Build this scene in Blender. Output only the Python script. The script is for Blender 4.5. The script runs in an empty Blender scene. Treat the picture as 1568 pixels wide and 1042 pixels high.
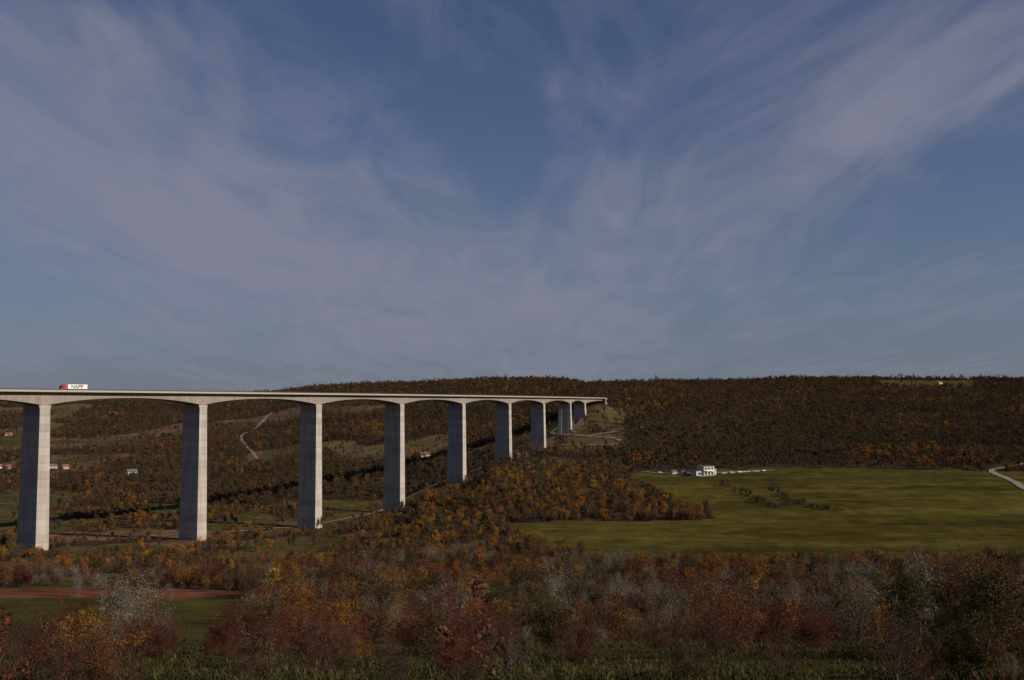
import bpy, math, numpy as np, time
from mathutils import Vector, Matrix
T0=time.time()
EYE=100.0
scene=bpy.context.scene
scene.view_settings.view_transform='Standard'
try: scene.view_settings.look='None'
except: pass
scene.view_settings.exposure=0

# ------------------------------------------------------------ noise
def _h(ix,iy,s):
    v=np.sin(ix*127.1+iy*311.7+s*74.7)*43758.5453
    return v-np.floor(v)
def vn(x,y,s=0):
    x=np.asarray(x,float); y=np.asarray(y,float)
    ix=np.floor(x); iy=np.floor(y); fx=x-ix; fy=y-iy
    fx=fx*fx*(3-2*fx); fy=fy*fy*(3-2*fy)
    a=_h(ix,iy,s);b=_h(ix+1,iy,s);c=_h(ix,iy+1,s);d=_h(ix+1,iy+1,s)
    return (a*(1-fx)+b*fx)*(1-fy)+(c*(1-fx)+d*fx)*fy
def fbm(x,y,s=0,o=4):
    t=0;a=.5;n=0
    for i in range(o):
        t=t+a*vn(x*2**i+i*17.3,y*2**i-i*9.1,s+i); n+=a; a*=.5
    return t/n
def sstep(x,a,b):
    t=np.clip((x-a)/(b-a),0,1); return t*t*(3-2*t)

# ------------------------------------------------------------ terrain
NEAR=[(0,-1.75),(6,-2.9),(25,-7),(50,-12.5),(100,-24),(150,-35),(200,-44),(250,-51),(300,-57)]
COLS=[
(-500,[(400,-70),(590,-84),(800,-96),(1000,-100),(1500,-88),(2000,-65),(2500,-35),(3000,0),(3400,22),(4500,10),(9000,-60)]),
(0,[(400,-70),(590,-86),(700,-93),(800,-98),(1000,-100),(1500,-88),(2000,-65),(2500,-35),(3000,0),(3400,22),(4500,10),(9000,-60)]),
(300,[(400,-71),(550,-85),(693,-94.6),(800,-98),(1000,-101),(1500,-88),(2000,-62),(2500,-30),(3000,5),(3400,22),(4500,10),(9000,-60)]),
(410,[(400,-71),(600,-91),(745,-98),(1000,-99),(1500,-85),(2000,-58),(2500,-22),(3000,18),(3300,28),(4500,10),(9000,-60)]),
(480,[(400,-70),(600,-90),(798,-100),(1000,-97),(1500,-80),(2000,-50),(2500,-10),(3000,40),(3200,48),(4500,10),(9000,-60)]),
(600,[(400,-66),(600,-82),(905,-99.8),(1100,-95),(1500,-75),(2000,-45),(2500,0),(3000,50),(3200,58),(4500,10),(9000,-60)]),
(700,[(400,-64),(500,-69),(600,-76),(700,-80),(1014,-80.5),(1300,-75),(1600,-60),(2000,-35),(2500,10),(3000,60),(3200,66),(4500,10),(9000,-60)]),
(771,[(400,-64),(500,-68),(600,-71),(800,-68),(1125,-67),(1400,-60),(1800,-38),(2500,20),(3000,66),(3200,70),(4500,10),(9000,-60)]),
(824,[(400,-64),(500,-68),(600,-70),(800,-66),(1000,-64),(1237,-59),(1500,-40),(1800,-25),(2500,25),(3000,68),(3200,73),(4500,10),(9000,-60)]),
(868,[(400,-64),(500,-68),(600,-70),(900,-65),(1200,-56),(1350,-41),(1440,-27),(1500,-15),(1600,-8),(2000,0),(3000,66),(3200,70),(4500,10),(9000,-60)]),
(890,[(400,-64),(500,-68),(600,-70),(900,-65),(1200,-55),(1350,-38),(1440,-22.7),(1500,-2),(1600,2),(2000,10),(2500,36),(3000,52),(3200,50),(4500,10),(9000,-60)]),
(915,[(400,-64),(500,-68),(600,-70),(900,-66),(1200,-53),(1400,-28),(1500,5),(1600,7),(2000,18),(2500,42),(3000,50),(4500,10),(9000,-60)]),
(1000,[(400,-64),(500,-68),(600,-70),(950,-66),(1200,-50),(1500,-15),(2000,15),(2500,40),(2800,52),(3500,48),(9000,-60)]),
(1200,[(400,-64),(500,-67),(600,-68),(950,-66),(1300,-48),(1600,-25),(2000,5),(2500,42),(2800,65),(3500,60),(9000,-60)]),
(1350,[(400,-64),(500,-67),(600,-68),(950,-65),(1300,-46),(1600,-23),(2000,8),(2500,45),(2800,66),(3500,60),(9000,-60)]),
(1568,[(400,-63),(500,-66),(600,-67),(950,-64),(1300,-45),(1600,-22),(2000,8),(2500,44),(2800,63),(3500,60),(9000,-60)]),
(2300,[(400,-60),(500,-64),(600,-65),(950,-62),(1300,-45),(1600,-22),(2000,8),(2500,40),(2800,55),(3500,60),(9000,-60)]),
]
AZ=np.linspace(-0.8,0.8,640)
TT=np.linspace(math.log(12),math.log(9020),700)
DD=np.exp(TT)-12
caz=np.array([math.atan((c[0]-784)/1524) for c in COLS])
prof=[]
for c in COLS:
    p=NEAR+c[1]
    prof.append(np.interp(DD,[q[0] for q in p],[q[1] for q in p]))
prof=np.array(prof)
HG=np.empty((len(AZ),len(TT)))
for j in range(len(TT)): HG[:,j]=np.interp(AZ,caz,prof[:,j])
def blur(A,n,ax):
    k=np.exp(-np.linspace(-2,2,2*n+1)**2); k/=k.sum()
    P=np.pad(A,[(n,n) if i==ax else (0,0) for i in range(2)],mode='edge')
    return np.apply_along_axis(lambda v:np.convolve(v,k,'valid'),ax,P)
HG=blur(blur(HG,6,0),6,1)
def H(X,Y):
    X=np.asarray(X,float);Y=np.asarray(Y,float)
    r=np.hypot(X,Y); az=np.arctan2(X,Y)
    D=r*np.cos(np.minimum(np.abs(az),math.pi/4))
    fa=np.clip((az-AZ[0])/(AZ[1]-AZ[0]),0,len(AZ)-1.001)
    ft=np.clip((np.log(D+12)-TT[0])/(TT[1]-TT[0]),0,len(TT)-1.001)
    ia=fa.astype(int);it=ft.astype(int);a=fa-ia;t=ft-it
    h=(HG[ia,it]*(1-a)+HG[ia+1,it]*a)*(1-t)+(HG[ia,it+1]*(1-a)+HG[ia+1,it+1]*a)*t
    w=sstep(np.abs(az),1.3,2.4)
    hb=-1.75+np.minimum(r*.1,40)
    h=h*(1-w)+hb*w
    h=h+(fbm(X/14,Y/14,3,3)-.5)*.9*sstep(r,8,60)+(fbm(X/160,Y/160,5,4)-.5)*14*sstep(r,1150,2000)
    return h+EYE
def Hs(x,y): return float(H(np.array([x]),np.array([y]))[0])

# ------------------------------------------------------------ land cover
def ynear(cx): return np.interp(cx,[740,760,820,900,1150,1568],[640,590,500,415,405,415])
def yfar(cx): return np.interp(cx,[900,1000,1180,1450,1568],[905,940,990,955,925])
def xcopse(Y): return np.interp(Y,[590,600,680,800,870,900,940],[118,118,112,100,95,98,108])
def is_field(X,Y):
    cx=784+1524*X/np.maximum(Y,1)
    wob=(fbm(X/25,Y/25,8,2)-.5)
    f=(cx>742)&(Y>ynear(cx)+wob*30)&(Y<yfar(cx)+wob*30)
    cop=(Y>592+wob*20)&(X<xcopse(Y)+wob*16)
    return f&~cop
def is_ridgefield(X,Y):
    cx=784+1524*X/np.maximum(Y,1)
    return (cx>1345)&(cx<1490)&(Y>2380+ (cx-1345)*-.6)&(Y<2800)
PIERS=[(-410,386),(-344,487.5),(-281,590),(-220.2,693.5),(-160.6,797.8),(-106.3,905),(-55.9,1014),(-9.6,1125),(32.5,1237),(71.8,1350),(98.2,1441),(129,1502)]
def seg_dist(X,Y,pts):
    d=np.full(np.shape(X),1e9)
    for (x0,y0),(x1,y1) in zip(pts[:-1],pts[1:]):
        dx,dy=x1-x0,y1-y0; t=np.clip(((X-x0)*dx+(Y-y0)*dy)/(dx*dx+dy*dy),0,1)
        d=np.minimum(d,np.hypot(X-x0-t*dx,Y-y0-t*dy))
    return d
ROADS={
'dirt_path':[([(-590,2450),(-560,2250),(-535,2080),(-514,1900),(-470,1760),(-432,1650),(-373,1480),(-330,1400)],5.5),
             ([(-545,2100),(-480,2050),(-430,2020)],4),
             ([(-300,640),(-262,700),(-211,760),(-183,790),(-155,822),(-129,880),(-112,955),(-80,1040),(-30,1120),(5,1200)],5),
             ([(5,1200),(10,1245),(54,1252),(95,1215),(132,1212),(128,1260),(98,1290),(55,1380),(80,1440)],6.5),
             ([(98,1290),(160,1330),(210,1400)],5)],
'gravel_road':[([(520,1010),(470,965),(448,935),(415,830),(389,756),(372,690),(364,600)],6),
               ([(252,966),(225,955),(195,944),(170,938),(142,940),(122,948)],4.5)],
}
def openzone(X,Y):
    cx=784+1524*X/np.maximum(Y,1)
    n=fbm(X/170,Y/300,21,3)
    n=n+.5*sstep(Y,2350,2700)*sstep(cx,300,420)
    return n
def density(X,Y):
    cx=784+1524*X/np.maximum(Y,1)
    d=np.full(X.shape,.96)
    n1=openzone(X,Y)
    farl=(Y>1000)&(cx<720)
    d=np.where(farl,np.where(n1>.485,.92,.14),d)
    mid=(Y>=1000)&(cx>=720)&(cx<955)&(Y<1490)
    n2=fbm(X/40,Y/60,31,3)
    d=np.where(mid,np.where(n2>.50,.85,.12),d)
    n3=fbm(X/38,Y/75,41,3)
    val=(Y>330)&(Y<=1000)&(cx<745)
    d=np.where(val,np.where(n3>.51,.85,.13),d)
    d=np.where((Y<=330)&(Y>165)&(cx<385),.03,d)
    d=np.where((Y<=165)&(cx<385),.4,d)
    d=np.where((Y<=430)&(cx>=385),.9,d)
    d=np.where(is_field(X,Y),0,d)
    d=np.where(is_ridgefield(X,Y),0.01,d)
    bd=seg_dist(X,Y,PIERS[:11])
    d=np.where((bd<9)&(Y>560),d*.15,d)
    d=np.where((bd<17)&(Y>1080),d*.3,d)
    for k in ROADS:
        for pts,w in ROADS[k]:
            d=np.where(seg_dist(X,Y,pts)<w*.9+2.5,0,d)
    d=np.where((np.abs(X-185)<45)&(Y>885)&(Y<975),0.0,d)
    return d
def landcolor(X,Y):
    cx=784+1524*X/np.maximum(Y,1)
    n=fbm(X/30,Y/30,51,4)[:,None]; nb=fbm(X/6,Y/6,52,3)[:,None]
    def C(*c): return np.array(c)[None,:]
    col=C(.045,.033,.021)*(0.7+.6*n)
    grass=C(.066,.060,.021)*(.7+.6*n); straw=C(.14,.10,.052)
    n3=fbm(X/38,Y/75,41,3)[:,None]
    mead=np.where(nb>.52,grass,grass*.5+straw*.4)
    val=((Y>330)&(Y<=1000)&(cx<745))[:,None]
    col=np.where(val,np.where(n3>.51,col,mead),col)
    n1=openzone(X,Y)[:,None]
    kind=vn(X/260,Y/330,77)[:,None]
    ff=np.where(kind>.62,C(.12,.072,.053),np.where(kind>.4,C(.07,.064,.028),C(.11,.086,.046)))*(.75+.5*n)
    col=np.where(((Y>1000)&(cx<720))[:,None],np.where(n1>.485,col,ff),col)
    mid=((Y>=1000)&(cx>=720)&(cx<955)&(Y<1490))[:,None]
    n2=fbm(X/40,Y/60,31,3)[:,None]
    col=np.where(mid,np.where(n2>.50,col,straw*.5+grass*.5),col)
    bd=seg_dist(X,Y,PIERS[:11])[:,None]
    col=np.where((bd<14)&(Y[:,None]>1150)&(nb>.42),C(.17,.14,.10),col)
    stripe=(.5+.5*np.sin((X*.35+Y*.94)*2*math.pi/24))[:,None]
    n5=fbm(X/90,Y/50,61,4)[:,None]
    n6=fbm(X/160+3,Y/28,62,3)[:,None]
    fld=(C(.072,.064,.017)*(.4+.65*n5+.5*n6)+C(.06,.036,.008)*(nb-.45)+C(.06,.025,.0)*(n6-.45))*(1-.16*(stripe>.93))
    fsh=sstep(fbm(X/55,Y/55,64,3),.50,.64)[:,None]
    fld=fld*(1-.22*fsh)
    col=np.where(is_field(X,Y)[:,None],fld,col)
    col=np.where(is_ridgefield(X,Y)[:,None],C(.07,.066,.022),col)
    w=sstep(n+.25*nb,.48,.78)
    near=grass*(1-w)+straw*.6*w
    col=np.where((Y<235)[:,None],near*.8,col)
    lf=((Y>=120)&(Y<=335)&(cx<400))
    yy=Y+(n[:,0]-.5)*12
    reed=(yy>290)&(yy<334)
    col=np.where((lf&~reed)[:,None],C(.058,.056,.017)*(.7+.6*n),col)
    col=np.where((lf&reed)[:,None],C(.135,.054,.034)*(.6+.8*nb),col)
    bare=((Y>640)&(Y<760)&(X<-210)&(X>-330)&(n3[:,0]<.5))
    col=np.where(bare[:,None],C(.14,.08,.058)*(.8+.4*nb),col)
    return np.clip(col,.004,.6)

# ------------------------------------------------------------ material helpers
def mat(name):
    m=bpy.data.materials.new(name); m.use_nodes=True
    nt=m.node_tree; nt.nodes.clear()
    return m,nt,nt.nodes,nt.links
def simple(name,col,rough=.8,metal=0,var=.15,scale=3.,spec=.3):
    m,nt,N,L=mat(name)
    o=N.new('ShaderNodeOutputMaterial');b=N.new('ShaderNodeBsdfPrincipled')
    b.inputs['Roughness'].default_value=rough;b.inputs['Metallic'].default_value=metal
    b.inputs['Specular IOR Level'].default_value=spec
    tc=N.new('ShaderNodeTexCoord');no=N.new('ShaderNodeTexNoise');no.inputs['Scale'].default_value=scale;no.inputs['Detail'].default_value=6
    L.new(tc.outputs['Object'],no.inputs['Vector'])
    mx=N.new('ShaderNodeMix');mx.data_type='RGBA'
    mx.inputs[6].default_value=[c*(1-var) for c in col]+[1];mx.inputs[7].default_value=[min(1,c*(1+var)) for c in col]+[1]
    L.new(no.outputs['Fac'],mx.inputs[0]);L.new(mx.outputs[2],b.inputs['Base Color']);L.new(b.outputs[0],o.inputs[0])
    return m
def diffuse(name,col):
    m,nt,N,L=mat(name);o=N.new('ShaderNodeOutputMaterial');b=N.new('ShaderNodeBsdfDiffuse')
    g=N.new('ShaderNodeNewGeometry');v=N.new('ShaderNodeVectorMath');v.operation='SCALE';v.inputs[0].default_value=col
    mr=N.new('ShaderNodeMapRange');mr.inputs['To Min'].default_value=.6;mr.inputs['To Max'].default_value=1.4
    L.new(g.outputs['Random Per Island'],mr.inputs['Value']);L.new(mr.outputs[0],v.inputs['Scale']);L.new(v.outputs[0],b.inputs['Color']);L.new(b.outputs[0],o.inputs[0]);return m
def ramp(N,stops,interp='LINEAR'):
    r=N.new('ShaderNodeValToRGB');cr=r.color_ramp;cr.interpolation=interp
    while len(cr.elements)<len(stops): cr.elements.new(.5)
    for e,(p,c) in zip(cr.elements,stops): e.position=p;e.color=(c[0],c[1],c[2],1)
    return r
def leafmat(name,stops,patch=0.0,transl=.2,bright=1.0,pscale=.007):
    m,nt,N,L=mat(name)
    o=N.new('ShaderNodeOutputMaterial')
    oi=N.new('ShaderNodeObjectInfo');geo=N.new('ShaderNodeNewGeometry')
    fac=oi.outputs['Random']
    if patch>0:
        no=N.new('ShaderNodeTexNoise');no.inputs['Scale'].default_value=pscale;no.inputs['Detail'].default_value=3
        L.new(oi.outputs['Location'],no.inputs['Vector'])
        mr=N.new('ShaderNodeMapRange');mr.inputs['From Min'].default_value=.33;mr.inputs['From Max'].default_value=.67
        L.new(no.outputs['Fac'],mr.inputs['Value'])
        mm=N.new('ShaderNodeMix');mm.data_type='FLOAT';mm.inputs[0].default_value=patch
        L.new(fac,mm.inputs[2]);L.new(mr.outputs[0],mm.inputs[3]);fac=mm.outputs[0]
    r=ramp(N,stops);L.new(fac,r.inputs['Fac'])
    hs=N.new('ShaderNodeHueSaturation')
    mr2=N.new('ShaderNodeMapRange');mr2.inputs['To Min'].default_value=.55*bright;mr2.inputs['To Max'].default_value=1.5*bright
    L.new(geo.outputs['Random Per Island'],mr2.inputs['Value']);L.new(mr2.outputs[0],hs.inputs['Value'])
    L.new(r.outputs['Color'],hs.inputs['Color'])
    d=N.new('ShaderNodeBsdfDiffuse');L.new(hs.outputs[0],d.inputs['Color'])
    if transl>0:
        t=N.new('ShaderNodeBsdfTranslucent');L.new(hs.outputs[0],t.inputs['Color'])
        mx=N.new('ShaderNodeMixShader');mx.inputs[0].default_value=transl
        L.new(d.outputs[0],mx.inputs[1]);L.new(t.outputs[0],mx.inputs[2]);L.new(mx.outputs[0],o.inputs[0])
    else: L.new(d.outputs[0],o.inputs[0])
    return m

bark=diffuse('bark',(.07,.055,.045))
greybark=diffuse('grey_twigs',(.13,.115,.095))
redbark=diffuse('red_twigs',(.07,.036,.03))
forest_leaf=leafmat('forest_foliage',[(0,(.034,.046,.022)),(.14,(.05,.05,.026)),(.28,(.08,.056,.034)),(.42,(.045,.045,.024)),(.54,(.10,.06,.032)),(.64,(.055,.038,.027)),(.74,(.10,.056,.026)),(.83,(.20,.088,.02)),(.92,(.24,.13,.026)),(1,(.11,.10,.03))],.38,0,1.05)
belt_leaf=leafmat('belt_foliage',[(0,(.05,.056,.025)),(.18,(.09,.058,.034)),(.33,(.06,.065,.025)),(.48,(.11,.05,.028)),(.6,(.08,.056,.038)),(.72,(.19,.085,.02)),(.85,(.26,.125,.022)),(.93,(.26,.17,.03)),(1,(.11,.034,.022))],.2,0,1.05,.02)
red_leaf=leafmat('red_foliage',[(0,(.08,.024,.019)),(.5,(.10,.036,.025)),(1,(.13,.055,.028))],0,.2)
orange_leaf=leafmat('orange_foliage',[(0,(.15,.062,.018)),(.5,(.21,.09,.018)),(1,(.19,.12,.028))],0,.2)
pale_leaf=leafmat('pale_seedheads',[(0,(.17,.15,.105)),(.5,(.21,.185,.15)),(1,(.14,.13,.08))],0,.2)
olive_leaf=leafmat('olive_foliage',[(0,(.038,.04,.018)),(.5,(.058,.055,.022)),(1,(.075,.058,.024))],0,.2)
brown_leaf=leafmat('brown_foliage',[(0,(.06,.036,.026)),(.5,(.085,.052,.032)),(1,(.11,.075,.042))],0,.2)
grass_leaf=leafmat('grass_blades',[(0,(.036,.042,.014)),(.5,(.05,.052,.018)),(.76,(.075,.06,.028)),(1,(.12,.09,.05))],.4,.2,1,.25)

# ------------------------------------------------------------ plants
def plant_mesh(name,seed,height,stems,tilt,depth,nsub,r0,limb_start,nleaf,lsize,spread,mats,sub_len=.5,curve=.12,ang=(.5,1.0),taper_low=0.0,sides=3,minlev=1):
    rng=np.random.default_rng(seed); segs=[];tips=[]
    def grow(p,d,Ln,r,lev,frac0):
        ns=5 if lev==0 else (3 if lev==1 else 2)
        for i in range(ns):
            d=d+rng.normal(0,curve,3)+np.array([0,0,.06]); d/=np.linalg.norm(d)
            q=p+d*Ln/ns; ra=r*(1-.75*i/ns); rb=r*(1-.75*(i+1)/ns)
            segs.append((p,q,ra,rb)); f=(i+1)/ns
            if lev<depth and (lev>0 or f>limb_start):
                for k in range(nsub):
                    a=rng.uniform(0,2*math.pi);t=rng.uniform(*ang)
                    u=np.cross(d,[.3,.5,.8]);u/=np.linalg.norm(u);v=np.cross(d,u)
                    nd=d*math.cos(t)+(u*math.cos(a)+v*math.sin(a))*math.sin(t)
                    l=Ln*sub_len*rng.uniform(.55,1.1)*(1-(.45*f if lev==0 else 0))
                    grow(q,nd,l,rb*.6+.001,lev+1,f)
            if lev>=min(minlev,depth): tips.append(q)
            p=q
    for s in range(stems):
        a=rng.uniform(0,2*math.pi);t=rng.uniform(.0 if stems==1 else .1,tilt)
        d=np.array([math.sin(t)*math.cos(a),math.sin(t)*math.sin(a),math.cos(t)])
        grow(np.array([math.cos(a),math.sin(a),0])*.04*height*(stems>1)-np.array([0,0,.03*height]),d,height*rng.uniform(.7,1.)*(.9 if stems>1 else .85),r0,0,0)
    P=np.array([s[0] for s in segs]);Q=np.array([s[1] for s in segs]);RA=np.array([s[2] for s in segs]);RB=np.array([s[3] for s in segs])
    D=Q-P;D/=np.linalg.norm(D,axis=1)[:,None]
    U=np.cross(D,np.array([.31,.52,.79]));U/=np.linalg.norm(U,axis=1)[:,None];W=np.cross(D,U)
    ring=[]
    for k in range(sides):
        a=2*math.pi*k/sides; o=U*math.cos(a)+W*math.sin(a)
        ring.append((P+o*RA[:,None],Q+o*RB[:,None]))
    S=len(segs)
    tv=np.stack([r[0] for r in ring]+[r[1] for r in ring],1).reshape(-1,3)
    base=(np.arange(S)*2*sides)[:,None]
    tf=np.concatenate([np.concatenate([base+k,base+(k+1)%sides,base+sides+(k+1)%sides,base+sides+k],1) for k in range(sides)],0)
    tips=np.array(tips)
    wgt=rng.random(len(tips))**2.0+.02;wgt/=wgt.sum()
    c=tips[rng.choice(len(tips),nleaf,p=wgt)]+rng.normal(0,spread,(nleaf,3))
    c=c[c[:,2]>.02*height]; nl=len(c)
    A=rng.normal(0,1,(nl,3));A/=np.linalg.norm(A,axis=1)[:,None]
    B=np.cross(A,rng.normal(0,1,(nl,3)));B/=np.linalg.norm(B,axis=1)[:,None]
    sz=lsize*rng.uniform(.5,1.3,nl)[:,None]
    lv=np.stack([c-A*sz,c+B*sz*.55-A*sz*.1,c+A*sz,c-B*sz*.55+A*sz*.1],1).reshape(-1,3)
    lf=(np.arange(nl)*4)[:,None]+np.arange(4)[None,:]+len(tv)
    AV=np.concatenate([tv,lv]);AF=np.concatenate([tf,lf])
    me=bpy.data.meshes.new(name)
    me.vertices.add(len(AV));me.vertices.foreach_set('co',AV.astype(np.float32).ravel())
    me.loops.add(len(AF)*4);me.loops.foreach_set('vertex_index',AF.astype(np.int32).ravel())
    me.polygons.add(len(AF));me.polygons.foreach_set('loop_start',(np.arange(len(AF))*4).astype(np.int32))
    mi=np.zeros(len(AF),np.int32);mi[len(tf):]=1
    me.update(calc_edges=True);me.polygons.foreach_set('material_index',mi)
    for m in mats: me.materials.append(m)
    me.validate()
    return me
def tuft_mesh(name,seed,nb,h,mat_,spr=.16,w=.009):
    rng=np.random.default_rng(seed);V=[];F=[]
    for i in range(nb):
        a=rng.uniform(0,6.28);p=np.array([rng.normal(0,spr),rng.normal(0,spr),-.03]);l=h*rng.uniform(.4,1.2)
        d=np.array([math.cos(a),math.sin(a),0]);s=np.array([-d[1],d[0],0])*w*rng.uniform(.6,1.4);ln=rng.uniform(.2,1.1)*l
        q=p+np.array([0,0,l*.55])+d*ln*.35;e=p+np.array([0,0,l*rng.uniform(.5,.95)])+d*ln
        k=len(V);V+=[p-s,p+s,q+s*.7,q-s*.7,e];F+=[(k,k+1,k+2,k+3),(k+3,k+2,k+4)]
    me=bpy.data.meshes.new(name);me.from_pydata([tuple(v) for v in V],[],F);me.materials.append(mat_);return me

def proto_collection(name,meshes):
    c=bpy.data.collections.new(name)
    for i,m in enumerate(meshes):
        o=bpy.data.objects.new('%s_%02d'%(name,i),m);c.objects.link(o)
    return c
def scatter(name,pts,scl,rot,idx,coll,zs=None):
    me=bpy.data.meshes.new(name);n=len(pts)
    me.vertices.add(n);me.vertices.foreach_set('co',pts.astype(np.float32).ravel())
    for an,ty,da in (('scl','FLOAT',scl),('rot','FLOAT',rot),('zs','FLOAT',scl if zs is None else zs)):
        a=me.attributes.new(an,ty,'POINT');a.data.foreach_set('value',da.astype(np.float32))
    a=me.attributes.new('idx','INT','POINT');a.data.foreach_set('value',idx.astype(np.int32))
    ob=bpy.data.objects.new(name,me);scene.collection.objects.link(ob)
    g=bpy.data.node_groups.new(name+'_gn','GeometryNodeTree')
    g.interface.new_socket('Geometry',in_out='INPUT',socket_type='NodeSocketGeometry')
    g.interface.new_socket('Geometry',in_out='OUTPUT',socket_type='NodeSocketGeometry')
    N=g.nodes;L=g.links;gi=N.new('NodeGroupInput');go=N.new('NodeGroupOutput')
    ip=N.new('GeometryNodeInstanceOnPoints');ci=N.new('GeometryNodeCollectionInfo')
    ci.inputs['Collection'].default_value=coll;ci.inputs['Separate Children'].default_value=True;ci.inputs['Reset Children'].default_value=True
    def na(nm,ty):
        x=N.new('GeometryNodeInputNamedAttribute');x.data_type=ty;x.inputs['Name'].default_value=nm;return x.outputs['Attribute']
    L.new(gi.outputs[0],ip.inputs['Points']);L.new(ci.outputs[0],ip.inputs['Instance']);ip.inputs['Pick Instance'].default_value=True
    L.new(na('idx','INT'),ip.inputs['Instance Index'])
    cb=N.new('ShaderNodeCombineXYZ');L.new(na('rot','FLOAT'),cb.inputs[2])
    er=N.new('FunctionNodeEulerToRotation');L.new(cb.outputs[0],er.inputs[0]);L.new(er.outputs[0],ip.inputs['Rotation'])
    cs=N.new('ShaderNodeCombineXYZ');s=na('scl','FLOAT');L.new(s,cs.inputs[0]);L.new(s,cs.inputs[1]);L.new(na('zs','FLOAT'),cs.inputs[2])
    L.new(cs.outputs[0],ip.inputs['Scale']);L.new(ip.outputs[0],go.inputs[0])
    md=ob.modifiers.new('scatter','NODES');md.node_group=g
    return ob

# ------------------------------------------------------------ build ground
rad=math.radians
az=np.concatenate([np.arange(-180,-46,3.),np.arange(-46,-33,.4),np.arange(-33,33,.1),np.arange(33,46,.4),np.arange(46,180,3.)])
rr=np.concatenate([[0.5,1.5,3,5],np.exp(np.linspace(math.log(7),math.log(9000),640))])
A,R=np.meshgrid(np.radians(az),rr,indexing='ij')
X=(R*np.sin(A));Y=(R*np.cos(A));Z=H(X.ravel(),Y.ravel())
na_,nr=A.shape
co=np.stack([X.ravel(),Y.ravel(),Z],1)
i=np.arange(na_)[:,None];j=np.arange(nr-1)[None,:]
i2=(i+1)%na_
F=np.stack([(i*nr+j),(i*nr+j+1),(i2*nr+j+1),(i2*nr+j)],-1).reshape(-1,4)
me=bpy.data.meshes.new('ground')
me.vertices.add(len(co));me.vertices.foreach_set('co',co.astype(np.float32).ravel())
me.loops.add(len(F)*4);me.loops.foreach_set('vertex_index',F.astype(np.int32).ravel())
me.polygons.add(len(F));me.polygons.foreach_set('loop_start',(np.arange(len(F))*4).astype(np.int32))
me.polygons.foreach_set('use_smooth',np.ones(len(F),bool))
me.update(calc_edges=True)
lc=landcolor(X.ravel(),Y.ravel())
att=me.color_attributes.new('cover','FLOAT_COLOR','POINT')
att.data.foreach_set('color',np.concatenate([lc,np.ones((len(lc),1))],1).astype(np.float32).ravel())
ground=bpy.data.objects.new('ground',me);scene.collection.objects.link(ground)
m,nt,N,L=mat('ground_cover')
o=N.new('ShaderNodeOutputMaterial');b=N.new('ShaderNodeBsdfDiffuse')
at=N.new('ShaderNodeAttribute');at.attribute_name='cover'
geo=N.new('ShaderNodeNewGeometry')
n1=N.new('ShaderNodeTexNoise');n1.inputs['Scale'].default_value=1.3;n1.inputs['Detail'].default_value=8;n1.inputs['Roughness'].default_value=.7
n2=N.new('ShaderNodeTexNoise');n2.inputs['Scale'].default_value=.08;n2.inputs['Detail'].default_value=6
L.new(geo.outputs['Position'],n1.inputs['Vector']);L.new(geo.outputs['Position'],n2.inputs['Vector'])
ad=N.new('ShaderNodeMath');ad.operation='ADD';L.new(n1.outputs[0],ad.inputs[0]);L.new(n2.outputs[0],ad.inputs[1])
mr=N.new('ShaderNodeMapRange');mr.inputs['From Min'].default_value=.6;mr.inputs['From Max'].default_value=1.4;mr.inputs['To Min'].default_value=.5;mr.inputs['To Max'].default_value=1.5
L.new(ad.outputs[0],mr.inputs['Value'])
vm=N.new('ShaderNodeVectorMath');vm.operation='SCALE';L.new(at.outputs['Color'],vm.inputs[0]);L.new(mr.outputs[0],vm.inputs['Scale'])
L.new(vm.outputs[0],b.inputs['Color'])
bp=N.new('ShaderNodeBump');bp.inputs['Distance'].default_value=.3;bp.inputs['Strength'].default_value=.8;L.new(n1.outputs[0],bp.inputs['Height']);L.new(bp.outputs[0],b.inputs['Normal'])
L.new(b.outputs[0],o.inputs[0]);me.materials.append(m)

# ------------------------------------------------------------ roads
dirt=simple('dirt',(.20,.16,.12),.95,var=.3,scale=.3)
gravel=simple('gravel',(.22,.20,.16),.95,var=.25,scale=.3)
def ribbon(name,paths,material,lift=.12):
    V=[];Fc=[]
    for pts,w in paths:
        P=np.array(pts,float);t=np.arange(len(P));tt=np.linspace(0,len(P)-1,(len(P)-1)*12+1)
        Pp=np.vstack([2*P[0]-P[1],P,2*P[-1]-P[-2]]);S=[]
        for q in tt:
            k=min(int(q),len(P)-2);f=q-k;a,b_,c,d=Pp[k],Pp[k+1],Pp[k+2],Pp[k+3]
            S.append(.5*((2*b_)+(-a+c)*f+(2*a-5*b_+4*c-d)*f*f+(-a+3*b_-3*c+d)*f**3))
        S=np.array(S);D=np.gradient(S,axis=0);D/=np.linalg.norm(D,axis=1)[:,None];Nn=np.stack([D[:,1],-D[:,0]],1)
        base=len(V);K=5
        for s,nn in zip(S,Nn):
            ww=w*(.75+.5*float(vn(s[0]/9,s[1]/9,4)))
            for k in range(K):
                q=s+nn*ww*(k/(K-1)-.5);V.append((q[0],q[1],Hs(q[0],q[1])+lift))
        for r in range(len(S)-1):
            for k in range(K-1):
                a=base+r*K+k;Fc.append((a,a+1,a+K+1,a+K))
    me=bpy.data.meshes.new(name);me.from_pydata(V,[],Fc);me.materials.append(material)
    ob=bpy.data.objects.new(name,me);scene.collection.objects.link(ob);return ob
ribbon('dirt_path',ROADS['dirt_path'],dirt,.5)
ribbon('gravel_road',ROADS['gravel_road'],gravel,.35)

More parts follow.
